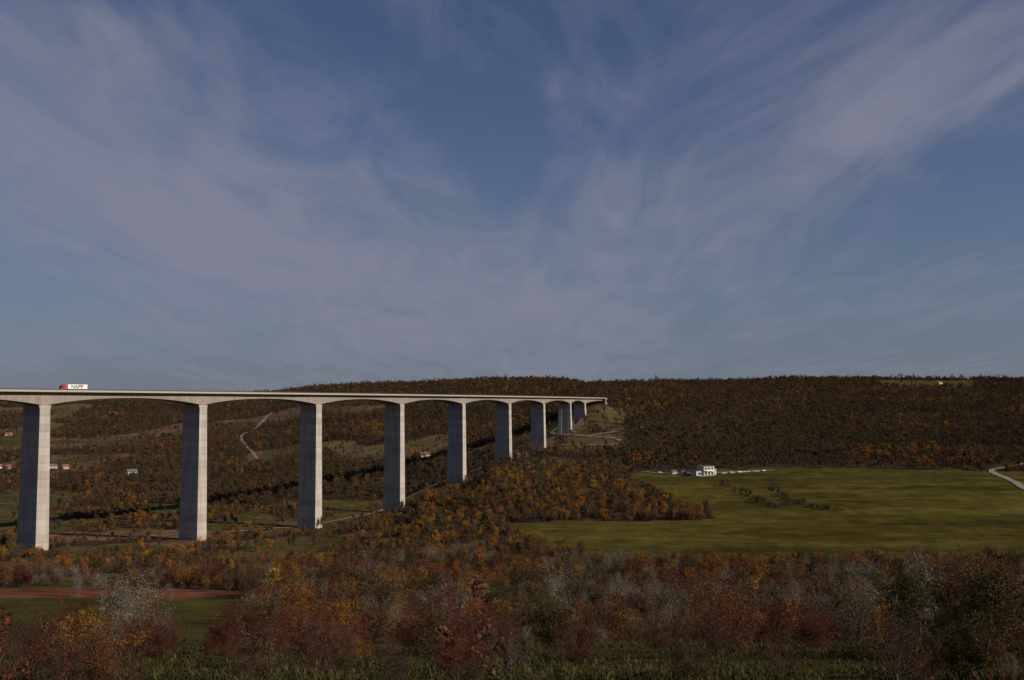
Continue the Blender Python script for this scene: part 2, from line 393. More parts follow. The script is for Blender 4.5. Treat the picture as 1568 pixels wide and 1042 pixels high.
# ------------------------------------------------------------ bridge
def concrete(name,col,joint):
    m,nt,N,L=mat(name);o=N.new('ShaderNodeOutputMaterial');b=N.new('ShaderNodeBsdfPrincipled');b.inputs['Roughness'].default_value=.9;b.inputs['Specular IOR Level'].default_value=.15
    geo=N.new('ShaderNodeNewGeometry');sp=N.new('ShaderNodeSeparateXYZ');L.new(geo.outputs['Position'],sp.inputs[0])
    no=N.new('ShaderNodeTexNoise');no.inputs['Scale'].default_value=.35;no.inputs['Detail'].default_value=8
    mp=N.new('ShaderNodeMapping');mp.inputs['Scale'].default_value=(1,1,.12);L.new(geo.outputs['Position'],mp.inputs[0]);L.new(mp.outputs[0],no.inputs['Vector'])
    dv=N.new('ShaderNodeMath');dv.operation='DIVIDE';dv.inputs[1].default_value=joint;L.new(sp.outputs[2],dv.inputs[0])
    fl=N.new('ShaderNodeMath');fl.operation='FLOOR';L.new(dv.outputs[0],fl.inputs[0])
    fr=N.new('ShaderNodeMath');fr.operation='FRACT';L.new(dv.outputs[0],fr.inputs[0])
    wn=N.new('ShaderNodeTexWhiteNoise');wn.noise_dimensions='1D';L.new(fl.outputs[0],wn.inputs['W'])
    lt=N.new('ShaderNodeMath');lt.operation='LESS_THAN';lt.inputs[1].default_value=.08;L.new(fr.outputs[0],lt.inputs[0])
    s=N.new('ShaderNodeMath');s.operation='MULTIPLY_ADD';L.new(wn.outputs[0],s.inputs[0]);s.inputs[1].default_value=.2;s.inputs[2].default_value=.5
    s2=N.new('ShaderNodeMath');s2.operation='MULTIPLY_ADD';L.new(no.outputs[0],s2.inputs[0]);s2.inputs[1].default_value=.75;L.new(s.outputs[0],s2.inputs[2])
    s3=N.new('ShaderNodeMath');s3.operation='MULTIPLY_ADD';L.new(lt.outputs[0],s3.inputs[0]);s3.inputs[1].default_value=-.22;L.new(s2.outputs[0],s3.inputs[2])
    v=N.new('ShaderNodeVectorMath');v.operation='SCALE';v.inputs[0].default_value=col;L.new(s3.outputs[0],v.inputs['Scale']);L.new(v.outputs[0],b.inputs['Base Color'])
    L.new(b.outputs[0],o.inputs[0])
    return m
conc=concrete('pier_concrete',(.36,.33,.30),4.6)
conc2=concrete('deck_concrete',(.29,.26,.225),50)
edge_m=simple('edge_beam_concrete',(.34,.31,.25),.85,var=.12,scale=.4)
asphalt=simple('asphalt',(.05,.05,.05),.9,var=.2,scale=2)
steel=simple('galvanised_steel',(.07,.075,.075),.6,.2,var=.2)
DZ=7.0+EYE
P=np.array(PIERS,float);Pp=np.vstack([2*P[0]-P[1],P,2*P[-1]-P[-2]])
SUB=16;S=[];par=[]
for k in range(len(P)-1):
    for q in range(SUB):
        f=q/SUB;a,b_,c,d=Pp[k:k+4]
        S.append(.5*((2*b_)+(-a+c)*f+(2*a-5*b_+4*c-d)*f*f+(-a+3*b_-3*c+d)*f**3));par.append(k+f)
S.append(P[-1]);par.append(len(P)-1);S=np.array(S);par=np.array(par)
Dr=np.gradient(S,axis=0);Dr/=np.linalg.norm(Dr,axis=1)[:,None];Nr=np.stack([Dr[:,1],-Dr[:,0]],1)
f=np.abs((par%1)-.5)*2
f=np.where(par>len(P)-2,1-(par-(len(P)-2)),f)
dep=4.0+4.6*f**2.2
def sweep(name,sec,material,parent,idx=None,closed=True):
    idx=range(len(S)) if idx is None else idx
    V=[];Fc=[];K=None
    for i_ in idx:
        ss=sec(i_);K=len(ss)
        for (l,z) in ss: V.append((S[i_,0]+Nr[i_,0]*l,S[i_,1]+Nr[i_,1]*l,DZ+z))
    n=len(V)//K
    for r in range(n-1):
        for k in range(K if closed else K-1):
            k2=(k+1)%K;Fc.append((r*K+k,r*K+k2,(r+1)*K+k2,(r+1)*K+k))
    if closed: Fc.append(tuple(range(K)));Fc.append(tuple(range((n-1)*K,n*K))[::-1])
    me=bpy.data.meshes.new(name);me.from_pydata(V,[],Fc);me.materials.append(material)
    ob=bpy.data.objects.new(name,me);scene.collection.objects.link(ob);ob.parent=parent;return ob
bridge=bpy.data.objects.new('viaduct_bridge',None);scene.collection.objects.link(bridge)
sweep('box_girder',lambda i_:[(-12,-.02),(12,-.02),(12,-.55),(8.0,-1.25),(7.4,-dep[i_]),(-7.4,-dep[i_]),(-8.0,-1.25),(-12,-.55)],conc2,bridge)
sweep('road_surface',lambda i_:[(-11.4,0.02),(11.4,0.02)],asphalt,bridge,closed=False)
for s,nm in ((1,'edge_beam_near'),(-1,'edge_beam_far')):
    sweep(nm,lambda i_:[(s*11.5,.0),(s*11.5,.35),(s*12.25,.35),(s*12.25,-.7),(s*12.004,-.7),(s*12.004,.0)],edge_m,bridge)
    sweep('handrail_%s'%nm[10:],lambda i_:[(s*11.95,1.15),(s*12.05,1.15),(s*12.05,1.3),(s*11.95,1.3)],steel,bridge)
    sweep('midrail_%s'%nm[10:],lambda i_:[(s*11.95,.7),(s*12.05,.7),(s*12.05,.85),(s*11.95,.85)],steel,bridge)
    sweep('guardrail_%s'%nm[10:],lambda i_:[(s*10.6,.5),(s*10.7,.5),(s*10.7,.85),(s*10.6,.85)],steel,bridge)
sweep('median_barrier',lambda i_:[(-.3,.02),(.3,.02),(.12,.85),(-.12,.85)],edge_m,bridge)
V=[];Fc=[]
dense=np.concatenate([np.linspace(0,1,40,endpoint=False)+k for k in range(len(P)-1)])
for q in dense:
    x=np.interp(q,par,S[:,0]);y=np.interp(q,par,S[:,1]);nx=np.interp(q,par,Nr[:,0]);ny=np.interp(q,par,Nr[:,1]);dx,dy=-ny,nx
    for l in (11.97,-11.97):
        b0=len(V)
        for zz in (.35,1.15):
            for (a,b_) in ((-.08,-.05),(.08,-.05),(.08,.05),(-.08,.05)):
                V.append((x+nx*(l+b_)+dx*a,y+ny*(l+b_)+dy*a,DZ+zz))
        Fc+=[(b0,b0+1,b0+5,b0+4),(b0+1,b0+2,b0+6,b0+5),(b0+2,b0+3,b0+7,b0+6),(b0+3,b0,b0+4,b0+7)]
me=bpy.data.meshes.new('railing_posts');me.from_pydata(V,[],Fc);me.materials.append(steel)
ob=bpy.data.objects.new('railing_posts',me);scene.collection.objects.link(ob);ob.parent=bridge
def add_mesh(name,V,Fc,mats,parent=None,bevel=0):
    me=bpy.data.meshes.new(name);me.from_pydata(V,[],Fc)
    for m_ in (mats if isinstance(mats,list) else [mats]): me.materials.append(m_)
    ob=bpy.data.objects.new(name,me);scene.collection.objects.link(ob)
    if parent: ob.parent=parent
    if bevel:
        md=ob.modifiers.new('bevel','BEVEL');md.width=bevel;md.segments=2
    return ob
for k in range(0,len(PIERS)-1):
    x,y=PIERS[k];i_=k*SUB;d=Dr[i_];nn=Nr[i_]
    g=Hs(x,y)-6;top=DZ-dep[i_]
    V=[];secs=[]
    hh=top-g
    for (t,wl,wd) in ((0,9.1,4.3),(.5,8.6,3.8),(1-5.5/hh,8.1,3.35),(1-2.2/hh,8.1,3.35),(1.0,7.9,3.9)):
        z=g+(top-.002-g)*t
        prof_=[(-wl,-wd),(-wl*.45,-wd),(-wl*.42,-wd+.35),(wl*.42,-wd+.35),(wl*.45,-wd),(wl,-wd),(wl,wd),(wl*.45,wd),(wl*.42,wd-.35),(-wl*.42,wd-.35),(-wl*.45,wd),(-wl,wd)]
        secs.append([(x+nn[0]*a+d[0]*b_,y+nn[1]*a+d[1]*b_,z) for a,b_ in prof_])
    K=12
    for s_ in secs: V+=s_
    Fc=[tuple(range(K))[::-1],tuple(range(4*K,5*K))]
    for r in range(4):
        for q in range(K): Fc.append((r*K+q,r*K+(q+1)%K,(r+1)*K+(q+1)%K,(r+1)*K+q))
    add_mesh('pier_%d'%(k+1),V,Fc,conc,bridge)
def obox(cx_,cy_,z0,z1,d,nn,hl,hw):
    V=[]
    for z in (z0,z1):
        for a,b_ in ((-hl,-hw),(hl,-hw),(hl,hw),(-hl,hw)):
            V.append((cx_+d[0]*a+nn[0]*b_,cy_+d[1]*a+nn[1]*b_,z))
    return V,[(3,2,1,0),(4,5,6,7),(0,1,5,4),(1,2,6,5),(2,3,7,6),(3,0,4,7)]
V,Fc=obox(129+Dr[-1][0]*4,1502+Dr[-1][1]*4,Hs(129,1502)-14,DZ-.1,Dr[-1],Nr[-1],4,12.6)
add_mesh('abutment',V,Fc,conc2,bridge,.1)

# ------------------------------------------------------------ generic parts
def box(name,c,s,material,parent,bevel=0.03,rot=0):
    V=[(a*s[0]/2,b_*s[1]/2,z*s[2]/2) for z in (-1,1) for a,b_ in ((-1,-1),(1,-1),(1,1),(-1,1))]
    ob=add_mesh(name,V,[(3,2,1,0),(4,5,6,7),(0,1,5,4),(1,2,6,5),(2,3,7,6),(3,0,4,7)],material,parent,bevel)
    ob.location=c;ob.rotation_euler[2]=rot;return ob
def cyl(name,c,r,h,material,parent,axis='X',n=20):
    V=[];
    for z in (-h/2,h/2):
        for k in range(n):
            a=2*math.pi*k/n;p=(r*math.cos(a),r*math.sin(a))
            V.append({'X':(z,p[0],p[1]),'Y':(p[0],z,p[1]),'Z':(p[0],p[1],z)}[axis])
    Fc=[(k,(k+1)%n,n+(k+1)%n,n+k) for k in range(n)]+[tuple(range(n))[::-1],tuple(range(n,2*n))]
    ob=add_mesh(name,V,Fc,material,parent,.02);ob.location=c;return ob
def empty(name,loc,rz=0):
    e=bpy.data.objects.new(name,None);scene.collection.objects.link(e);e.location=loc;e.rotation_euler[2]=rz;return e
white=simple('white_paint',(.78,.78,.77),.5,var=.05)
plaster=simple('white_plaster',(.50,.48,.45),.9,var=.1,scale=.6)
cream=simple('cream_plaster',(.36,.30,.24),.9,var=.1,scale=.6)
redp=simple('red_paint',(.35,.02,.025),.4,var=.05,spec=.5)
black=simple('black_rubber',(.02,.02,.02),.8)
glass=simple('dark_glass',(.02,.025,.03),.15,spec=.8)
tile=simple('roof_tiles',(.20,.085,.055),.85,var=.25,scale=1)
greyroof=simple('grey_roof',(.12,.115,.11),.85,var=.2,scale=1)
wood=simple('weathered_wood',(.12,.09,.06),.9,var=.3,scale=2)

q=2.215
tx=np.interp(q,par,S[:,0]);ty=np.interp(q,par,S[:,1]);dx=np.interp(q,par,Dr[:,0]);dy=np.interp(q,par,Dr[:,1]);nx,ny=dy,-dx
tk=empty('semi_truck',(tx-nx*3.6,ty-ny*3.6,DZ+.02),math.atan2(-dy,-dx))
tk.scale=(1.12,1,1.05)
box('trailer_body',(-1.9,0,2.62),(13.4,2.5,2.75),white,tk,.05)
box('trailer_front_panel',(4.1,0,2.62),(1.3,2.52,2.77),redp,tk,.05)
box('chassis',(-1.6,0,1.0),(14.6,1.0,.3),black,tk)
box('side_skirt_left',(-1.5,1.2,.85),(6.5,.06,.6),greyroof,tk,.01);box('side_skirt_right',(-1.5,-1.2,.85),(6.5,.06,.6),greyroof,tk,.01)
V=[(5.1,-1.22,.6),(7.35,-1.22,.6),(7.4,-1.22,1.9),(7.0,-1.22,3.0),(6.2,-1.22,3.75),(5.1,-1.22,3.95)]
V=V+[(a,1.22,c) for a,_,c in V]
add_mesh('cab',V,[(0,1,2,3,4,5),(11,10,9,8,7,6)]+[(k,k+6,(k+1)%6+6,(k+1)%6) for k in range(6)],redp,tk,.06)
V=[(7.42,-1.05,1.95),(7.42,1.05,1.95),(7.06,1.05,2.92),(7.06,-1.05,2.92)];add_mesh('windscreen',V,[(0,1,2,3)],glass,tk)
for s in (-1,1):
    add_mesh('side_window_%d'%s,[(6.0,1.235*s,1.95),(7.1,1.235*s,1.95),(6.8,1.235*s,2.8),(6.0,1.235*s,2.8)],[(0,1,2,3)],glass,tk)
    for k,wx in enumerate((6.5,3.3,-4.2,-5.5,-6.8)): cyl('wheel_%d_%d'%(k,s),(wx,s*1.05,.5),.5,.32,black,tk,'Y')
for s in (-1,1):
    cu=bpy.data.curves.new('lettering','FONT');cu.body='HAPP';cu.size=2.9;cu.extrude=.01;cu.align_x='CENTER';cu.align_y='CENTER';cu.offset=.09;cu.space_character=1.1
    to=bpy.data.objects.new('lettering_%d'%s,cu);scene.collection.objects.link(to);to.parent=tk;to.data.materials.append(black)
    to.location=(-2.2,1.262*s,2.6);to.rotation_euler=(math.pi/2,0,math.pi if s>0 else 0)

def gable_house(name,x,y,w,d,h,rh,rz,wall=plaster,roof=tile,sink=.3):
    z=Hs(x,y)-sink;e=empty(name,(x,y,z),rz)
    V=[(-w/2,-d/2,-2),(w/2,-d/2,-2),(w/2,d/2,-2),(-w/2,d/2,-2),(-w/2,-d/2,h),(w/2,-d/2,h),(w/2,d/2,h),(-w/2,d/2,h),(-w/2,0,h+rh),(w/2,0,h+rh)]
    add_mesh('walls',V,[(0,1,5,4),(2,3,7,6),(1,2,6,9,5),(3,0,4,8,7)],wall,e)
    o_=.5;t=.18
    V=[]
    for s in (-1,1):
        V+=[(-w/2-o_,s*(d/2+o_),h-rh*o_/(d/2)+.03),(w/2+o_,s*(d/2+o_),h-rh*o_/(d/2)+.03),(w/2+o_,0,h+rh+.03),(-w/2-o_,0,h+rh+.03)]
    V+=[(a,b_,c+t) for a,b_,c in V]
    Fc=[(0,1,2,3),(7,6,5,4),(8,11,10,9),(12,13,14,15),(0,8,9,1),(4,5,13,12),(1,9,10,2),(3,11,8,0),(5,6,14,13),(7,4,12,15)]
    add_mesh('roof',V,Fc,roof,e)
    box('chimney',(w*.2,d*.12,h+rh+.3),(.7,.7,1.6),roof,e)
    nwin=max(2,int(w/3))
    for k in range(nwin):
        xx=-w/2+(k+.5)*w/nwin
        for s in (-1,1):
            if k==nwin//2 and s==-1: box('door',(xx,s*(d/2+.01),1.05),(1,.1,2.1),wood,e,.01)
            else:
                box('window_frame_%d_%d'%(k,s),(xx,s*(d/2+.01),1.6),(1.5,.1,1.4),white,e,.01);box('window_%d_%d'%(k,s),(xx,s*(d/2+.05),1.6),(1.25,.1,1.15),glass,e,.005)
    return e
HOUSES=[(-634,1380,12,.7,plaster,greyroof),(-612,1372,9,.9,plaster,tile),(-500,1318,12,.6,plaster,greyroof),(-712,1385,12,.8,plaster,tile),(-692,1372,9,.7,cream,tile),
      (-1013,2010,14,.6,cream,tile),(-122,1395,15,.55,cream,tile)]
for (x,y,w,rz,wl,rf) in HOUSES:
    gable_house('village_house',x,y,w,w*.7,3.4,3.0,rz,wl,rf,.2)
gable_house('hilltop_house',1110*1.0,2590,16,10,4,3.5,.6,plaster,greyroof)
hx,hy=176,918;hz=Hs(hx,hy)-.2;vi=empty('white_villa',(hx,hy,hz),.5)
vi.scale=(1.12,1.12,1.12)
box('main_block',(1.5,0,3.6),(11,9,7.6),plaster,vi,.05);box('left_wing',(-7.2,1,1.8),(6.6,8,4.0),plaster,vi,.05);box('right_wing',(9,1.5,2.4),(4.2,7,5.2),plaster,vi,.05)
box('main_roof_slab',(1.5,0,7.55),(12,10,.35),greyroof,vi,.03);box('left_roof_slab',(-7.2,.9,3.95),(7,8.6,.3),greyroof,vi,.03);box('right_roof_slab',(9.1,1.4,5.15),(4.5,7.6,.3),greyroof,vi,.03)
box('balcony',(1.5,-5.3,3.7),(8,1.8,.2),white,vi,.02);box('balcony_rail',(1.5,-6.1,4.3),(8,.08,.9),white,vi,.01)
for k in range(3):
    box('lower_window_%d'%k,(-1.8+k*3.3,-4.52,1.6),(1.9,.12,2.1),glass,vi,.01);box('upper_window_%d'%k,(-1.8+k*3.3,-4.52,5.6),(1.8,.12,1.6),glass,vi,.01)
box('wing_window',(-7.2,-3.02,1.7),(3.0,.12,1.6),glass,vi,.01);box('wing_window_right',(9,-2.02,3.6),(1.6,.12,1.3),glass,vi,.01);box('front_door',(9,-2.02,1.0),(1.2,.12,2.1),wood,vi,.01)
box('terrace',(-3,-7,-.2),(18,6,.8),gravel,vi,.03)
gw=empty('garden_wall',(218,945,Hs(218,945)))
for k in range(9):
    xx=198+k*4.6;yy=936+k*2.6
    box('wall_panel_%d'%k,(xx-218,yy-945,Hs(xx,yy)-Hs(218,945)+.4),(4.9,.3,1.1),cream,gw,.03,rot=.51)
gable_house('garden_shed',158,925,5,4,2.4,1.3,.6,plaster,greyroof)
gable_house('garden_shed',150,932,6,4,2.2,1.1,.7,plaster,greyroof)
def car(name,x,y,rz,paint):
    e=empty(name,(x,y,Hs(x,y)+.38),rz)
    pr=[(-2.1,.35),(2.1,.35),(2.15,.8),(1.2,.98),(.55,1.45),(-1.2,1.48),(-2.0,1.0),(-2.15,.8)]
    V=[(a,-.85,c) for a,c in pr]+[(a,.85,c) for a,c in pr];n=8
    add_mesh('body',V,[tuple(range(n)),tuple(range(n,2*n))[::-1]]+[(k,k+n,(k+1)%n+n,(k+1)%n) for k in range(n)],paint,e,.06)
    for s in (-1,1):
        add_mesh('window_%d'%s,[(-1.6,.87*s,1.0),(1.0,.87*s,1.0),(.5,.87*s,1.38),(-1.15,.87*s,1.4)],[(0,1,2,3)],glass,e)
        for k,wx in enumerate((-1.35,1.35)): cyl('wheel_%d_%d'%(k,s),(wx,s*.8,.33),.33,.22,black,e,'Y',14)
silver=simple('silver_paint',(.5,.5,.52),.35,.3,var=.04);bluep=simple('blue_paint',(.10,.16,.3),.35,var=.04)
car('parked_car',205,938,.5,silver);car('parked_car',214,942,.5,white);car('parked_car',228,949,.4,bluep);car('parked_car',240,955,.4,white);car('parked_car',138,936,.4,silver);car('parked_car',127,941,.4,bluep)
wx,wy=405,2790;wt=empty('water_tower',(wx,wy,Hs(wx,wy)))
cyl('shaft',(0,0,9),1.3,22,conc2,wt,'Z');
V=[];n=20
pr=[(1.4,18),(4.2,21.5),(4.4,24),(3.6,25.6),(.2,26.6)]
for r,z in pr:
    for k in range(n): V.append((r*math.cos(2*math.pi*k/n),r*math.sin(2*math.pi*k/n),z))
Fc=[(a*n+k,a*n+(k+1)%n,(a+1)*n+(k+1)%n,(a+1)*n+k) for a in range(4) for k in range(n)]
add_mesh('tank',V,Fc,conc2,wt)

# ------------------------------------------------------------ vegetation
far=[plant_mesh('far_tree_%d'%i_,100+i_,h,1,.1,2,3,.2,.2,n_,.5,.5,[bark,forest_leaf],sub_len=.55) for i_,(h,n_) in enumerate([(10,260),(11,320),(12,220),(9,280),(11,70)])]
mid=[plant_mesh('mid_tree_%d'%i_,200+i_,h,st,.5,2,3,.16,ls,n_,lz,.4,[bark,belt_leaf],sub_len=.52) for i_,(h,st,ls,n_,lz) in enumerate([(8,1,.2,1100,.22),(9,1,.2,1200,.22),(6,4,.15,1200,.19),(5,5,.1,1000,.17),(8,2,.2,600,.18),(7,1,.25,160,.16)])]
def bush(i_,leafm,brk,n_,lz): return plant_mesh('thicket_%d'%i_,240+i_,5,5,.6,2,3,.05,.1,n_,lz,.2,[brk,leafm],sub_len=.5,curve=.15,ang=(.35,.9))
thk=[bush(0,red_leaf,redbark,1500,.10),bush(1,orange_leaf,bark,2400,.11),bush(2,pale_leaf,greybark,1000,.07),bush(3,olive_leaf,bark,2600,.11),bush(4,brown_leaf,bark,1700,.10),bush(5,brown_leaf,redbark,350,.08),bush(6,orange_leaf,bark,1100,.10),bush(7,pale_leaf,greybark,1600,.07)]
cf=proto_collection('far_tree_kinds',far);cm=proto_collection('mid_tree_kinds',mid);cth=proto_collection('thicket_kinds',thk)
rng=np.random.default_rng(7)
def jitter_points(y0,y1,sp,half,jit=.5):
    PX=[];PY=[];y=y0
    while y<y1:
        s=sp(y);n=int(2*half*y/s)
        x=-half*y+np.arange(n)*s+rng.uniform(-jit,jit,n)*s
        yy=y+rng.uniform(-jit,jit,n)*s
        PX.append(x);PY.append(yy);y+=s
    return np.concatenate(PX),np.concatenate(PY)
x,y=jitter_points(960,3450,lambda v:5.2+v*.0022,.66,.8)
y=np.maximum(y,950)
k=rng.random(len(x))<density(x,y);x=x[k];y=y[k]
for hh_ in HOUSES:
    k=~((np.abs(x-hh_[0]*y/hh_[1])<9)&(y>hh_[1]-60)&(y<hh_[1]+10));x=x[k];y=y[k]
z=H(x,y);n=len(x)
stand=fbm(x/70,y/110,93,3)
sc=rng.uniform(.5,1.1,n)*(.8+.00014*y)*(.6+.8*stand)
idx=rng.choice(5,n,p=[.25,.25,.2,.18,.12])
scatter('distant_forest',np.stack([x,y,z],1),sc,rng.uniform(0,6.28,n),idx,cf,sc*rng.uniform(.8,1.2,n));nf=n
x,y=jitter_points(430,955,lambda v:5.6,.66,.8)
k=rng.random(len(x))<density(x,y)
x=x[k];y=y[k];z=H(x,y);n=len(x)
big=fbm(x/50,y/50,91,2)
sc=rng.uniform(.35,1.0,n)*(.5+.9*big)
cop=(784+1524*x/y>640)&(y>590);sc=np.where(cop,rng.uniform(.75,1.25,n),sc)
scatter('valley_woodland',np.stack([x,y,z],1),sc,rng.uniform(0,6.28,n),rng.choice(6,n,p=[.22,.22,.16,.14,.14,.12]),cm,sc*rng.uniform(.8,1.15,n));nm_=n
pts=[]
for pl,wd in (([(172,825),(170,740),(168,690),(171,640)],4),([(205,800),(190,700),(192,655),(205,625)],3)):
    Q=np.array(pl,float)
    for a in range(len(Q)-1):
        for t in np.linspace(0,1,34): pts.append(Q[a]*(1-t)+Q[a+1]*t+rng.normal(0,wd*.7,2))
pts=np.array(pts);z=H(pts[:,0],pts[:,1]);n=len(pts)
scatter('field_hedge',np.stack([pts[:,0],pts[:,1],z],1),rng.uniform(.1,1,n)**2*.9+.15,rng.uniform(0,6.28,n),rng.choice([3,4,5],n),cth)

x,y=jitter_points(105,432,lambda v:3.8+v*.004,.70,.8)
cx=784+1524*x/y;d=density(x,y)
dd=np.where(y<235,np.where(fbm(x/16,y/22,66,3)>.46,.8,.14),d)
dd=np.where((cx<385)&(y<335),.02,dd)
k=(rng.random(len(x))<dd);x=x[k];y=y[k];cx=cx[k];z=H(x,y);n=len(x)
zone=fbm(x/26,y/40,71,2)
pr=np.tile([.14,.08,.12,.22,.20,.09,.07,.08],(n,1))
pr[zone<.42]=[.05,.03,.24,.16,.18,.12,.03,.19];pr[zone>.56]=[.22,.20,.04,.15,.16,.06,.15,.02]
u=rng.random(n)[:,None];kind=(u>np.cumsum(pr,1)).sum(1).clip(0,7)
sc=rng.uniform(.35,1.35,n)*(.85+.45*sstep(y,150,330))*(1-.45*sstep(y,345,425)*(cx>740))
scatter('autumn_thicket',np.stack([x,y,z],1),sc,rng.uniform(0,6.28,n),kind,cth,sc*rng.uniform(.75,1.2,n));ns_=n
x,y=jitter_points(230,440,lambda v:14,.68)
cx=784+1524*x/y
k=(rng.random(len(x))<.55)&(cx>370)&~is_field(x,y)&((y<310)|(cx<740)|(cx>1280));x=x[k];y=y[k];z=H(x,y);n=len(x)
sc=rng.uniform(.65,1.2,n)
scatter('belt_trees',np.stack([x,y,z],1),sc,rng.uniform(0,6.28,n),rng.integers(0,6,n),cm,sc)

def shrub(kind,seed,depth=3,h=3.5):
    K={'red':(red_leaf,redbark,5500,.042),'orange':(orange_leaf,bark,6500,.048),'pale':(pale_leaf,greybark,4200,.036),
       'olive':(olive_leaf,bark,8000,.048),'brown':(brown_leaf,bark,4500,.042),'bare':(brown_leaf,redbark,700,.035)}[kind]
    return plant_mesh('%s_shrub_mesh_%d'%(kind,seed),seed,h,7,.6,depth,2,.035,.1,K[2],K[3],.09,[K[1],K[0]],sub_len=.5,curve=.16,ang=(.35,.9),minlev=2)
KN=['red','orange','pale','olive','brown','bare']
near=[shrub(kn,300+10*a+b_) for a,kn in enumerate(KN) for b_ in range(2)]
cn=proto_collection('near_shrub_kinds',near)
x,y=jitter_points(22,108,lambda v:2.6+v*.012,.70,.8)
cx=784+1524*x/np.maximum(y,1)
dd=np.where(fbm(x/9,y/12,67,3)>.5,.7,.10)
dd=np.where((cx<400)&(y>58),.05,dd)
dd=np.where((cx>850)&(cx<1360),np.where(y<95,.09,.4),dd)
dd=np.where((cx<850)&(y<58),np.maximum(dd,.5),dd);dd=np.where((cx>=1360)&(y<70),.7,dd)
k=(rng.random(len(x))<dd)&(y>21);x=x[k];y=y[k];cx=cx[k];z=H(x,y);n=len(x)
zone=fbm(x/14,y/20,72,2)
pr=np.tile([.24,.03,.04,.18,.29,.22],(n,1));pr[zone>.55]=[.38,.09,.01,.14,.22,.16];pr[cx>1360]=[.1,.06,.02,.52,.22,.08]
u=rng.random(n)[:,None];kind=(u>np.cumsum(pr,1)).sum(1).clip(0,5)
sc=rng.uniform(.3,.9,n)*(.65+.35*sstep(y,26,60))
scatter('hillside_shrubs',np.stack([x,y,z],1),sc,rng.uniform(0,6.28,n),kind*2+rng.integers(0,2,n),cn,sc*rng.uniform(.7,1.1,n));nh=n
IND=[('pale',-22,60,5.0,0),('pale',-25,66,4.2,1),('red',-19,52,2.4,0),('orange',-20,92,5.6,0),('red',-12,60,3.6,1),('orange',-11.5,62,3.4,1),
('pale',-8,115,6,1),('red',-3,50,3.3,0),('olive',2.2,52,3.4,1),('pale',5,120,7,0),('red',9.5,46,3.7,1),('red',11.5,52,3.1,0),
('pale',16,105,5.6,1),('orange',19,88,4.4,0),('red',21,80,4.2,1),('brown',15,70,3.6,0),
('olive',19.5,42,4.0,0),('brown',23,48,4.6,1),('olive',21,38,3.9,1),('pale',32,95,7.2,0),('pale',38,92,7.4,1),('olive',30,75,6.0,0),('olive',27,60,5.4,1),('orange',29.5,62,5.2,0),('red',25,52,4.2,1),
('bare',-16,34,2.4,0),('red',-13,30,2.2,1),('bare',-6,31,2.2,1),('red',-7,36,2.4,0),('bare',0,34,2.4,0),('olive',16,27,3.0,1),('red',-1.5,26,1.5,1),('brown',4.5,28,1.5,0),('bare',8,30,1.9,1),('red',-10,25,1.7,0)]
for kn,x_,y_,h_,v_ in IND:
    me=near[KN.index(kn)*2+v_]
    nm={'red':'hawthorn_shrub','orange':'orange_leaved_shrub','pale':'pale_seedhead_shrub','olive':'olive_green_shrub','brown':'brown_leaved_shrub','bare':'bare_twig_shrub'}[kn]
    ob=bpy.data.objects.new(nm,me);scene.collection.objects.link(ob)
    ob.location=(x_,y_,Hs(x_,y_));s=h_/3.7;ob.scale=(s,s,s*rng.uniform(.95,1.1));ob.rotation_euler[2]=rng.uniform(0,6.28)
sap=[plant_mesh('sapling_mesh_%d'%i_,500+i_,2.2,2,.25,2,1,.011,.3,170,.035,.03,[redbark,red_leaf],sub_len=.35,curve=.1,ang=(.3,.8)) for i_ in range(3)]
for a,(x_,y_,s) in enumerate([(-4.75,10,.9),(-5.2,11,.7),(-.25,9.5,.95),(-.6,11,.75),(1.9,11.5,.6),(5.5,12,.6),(-3.2,12,.5),(6.6,13,.8)]):
    ob=bpy.data.objects.new('rose_hip_sapling',sap[a%3]);scene.collection.objects.link(ob);ob.location=(x_,y_,Hs(x_,y_));ob.scale=(s,s,s);ob.rotation_euler[2]=a*1.3
tf=[tuft_mesh('tuft_%d'%i_,600+i_,50,h,grass_leaf,sp_,w_) for i_,(h,sp_,w_) in enumerate([(.10,.38,.016),(.15,.38,.015),(.36,.25,.012),(.07,.42,.018)])]
ct=proto_collection('grass_tuft_kinds',tf)
x,y=jitter_points(18,125,lambda v:.5+v*.0085,.62,1.6)
k=(rng.random(len(x))<np.where(fbm(x/5,y/5,81,3)>.47,.95,.3))&(y>16);x=x[k];y=y[k];n=len(x);z=H(x,y)
tall=fbm(x/6,y/9,83,3)
idx=np.where((tall>.60)&(rng.random(n)<.3),2,np.where((tall>.5)&(rng.random(n)<.7),1,np.where(rng.random(n)<.5,0,3)))
sc=rng.uniform(.6,1.5,n)*(1+.006*y)
scatter('meadow_grass',np.stack([x,y,z],1),sc,rng.uniform(0,6.28,n),idx,ct,sc)

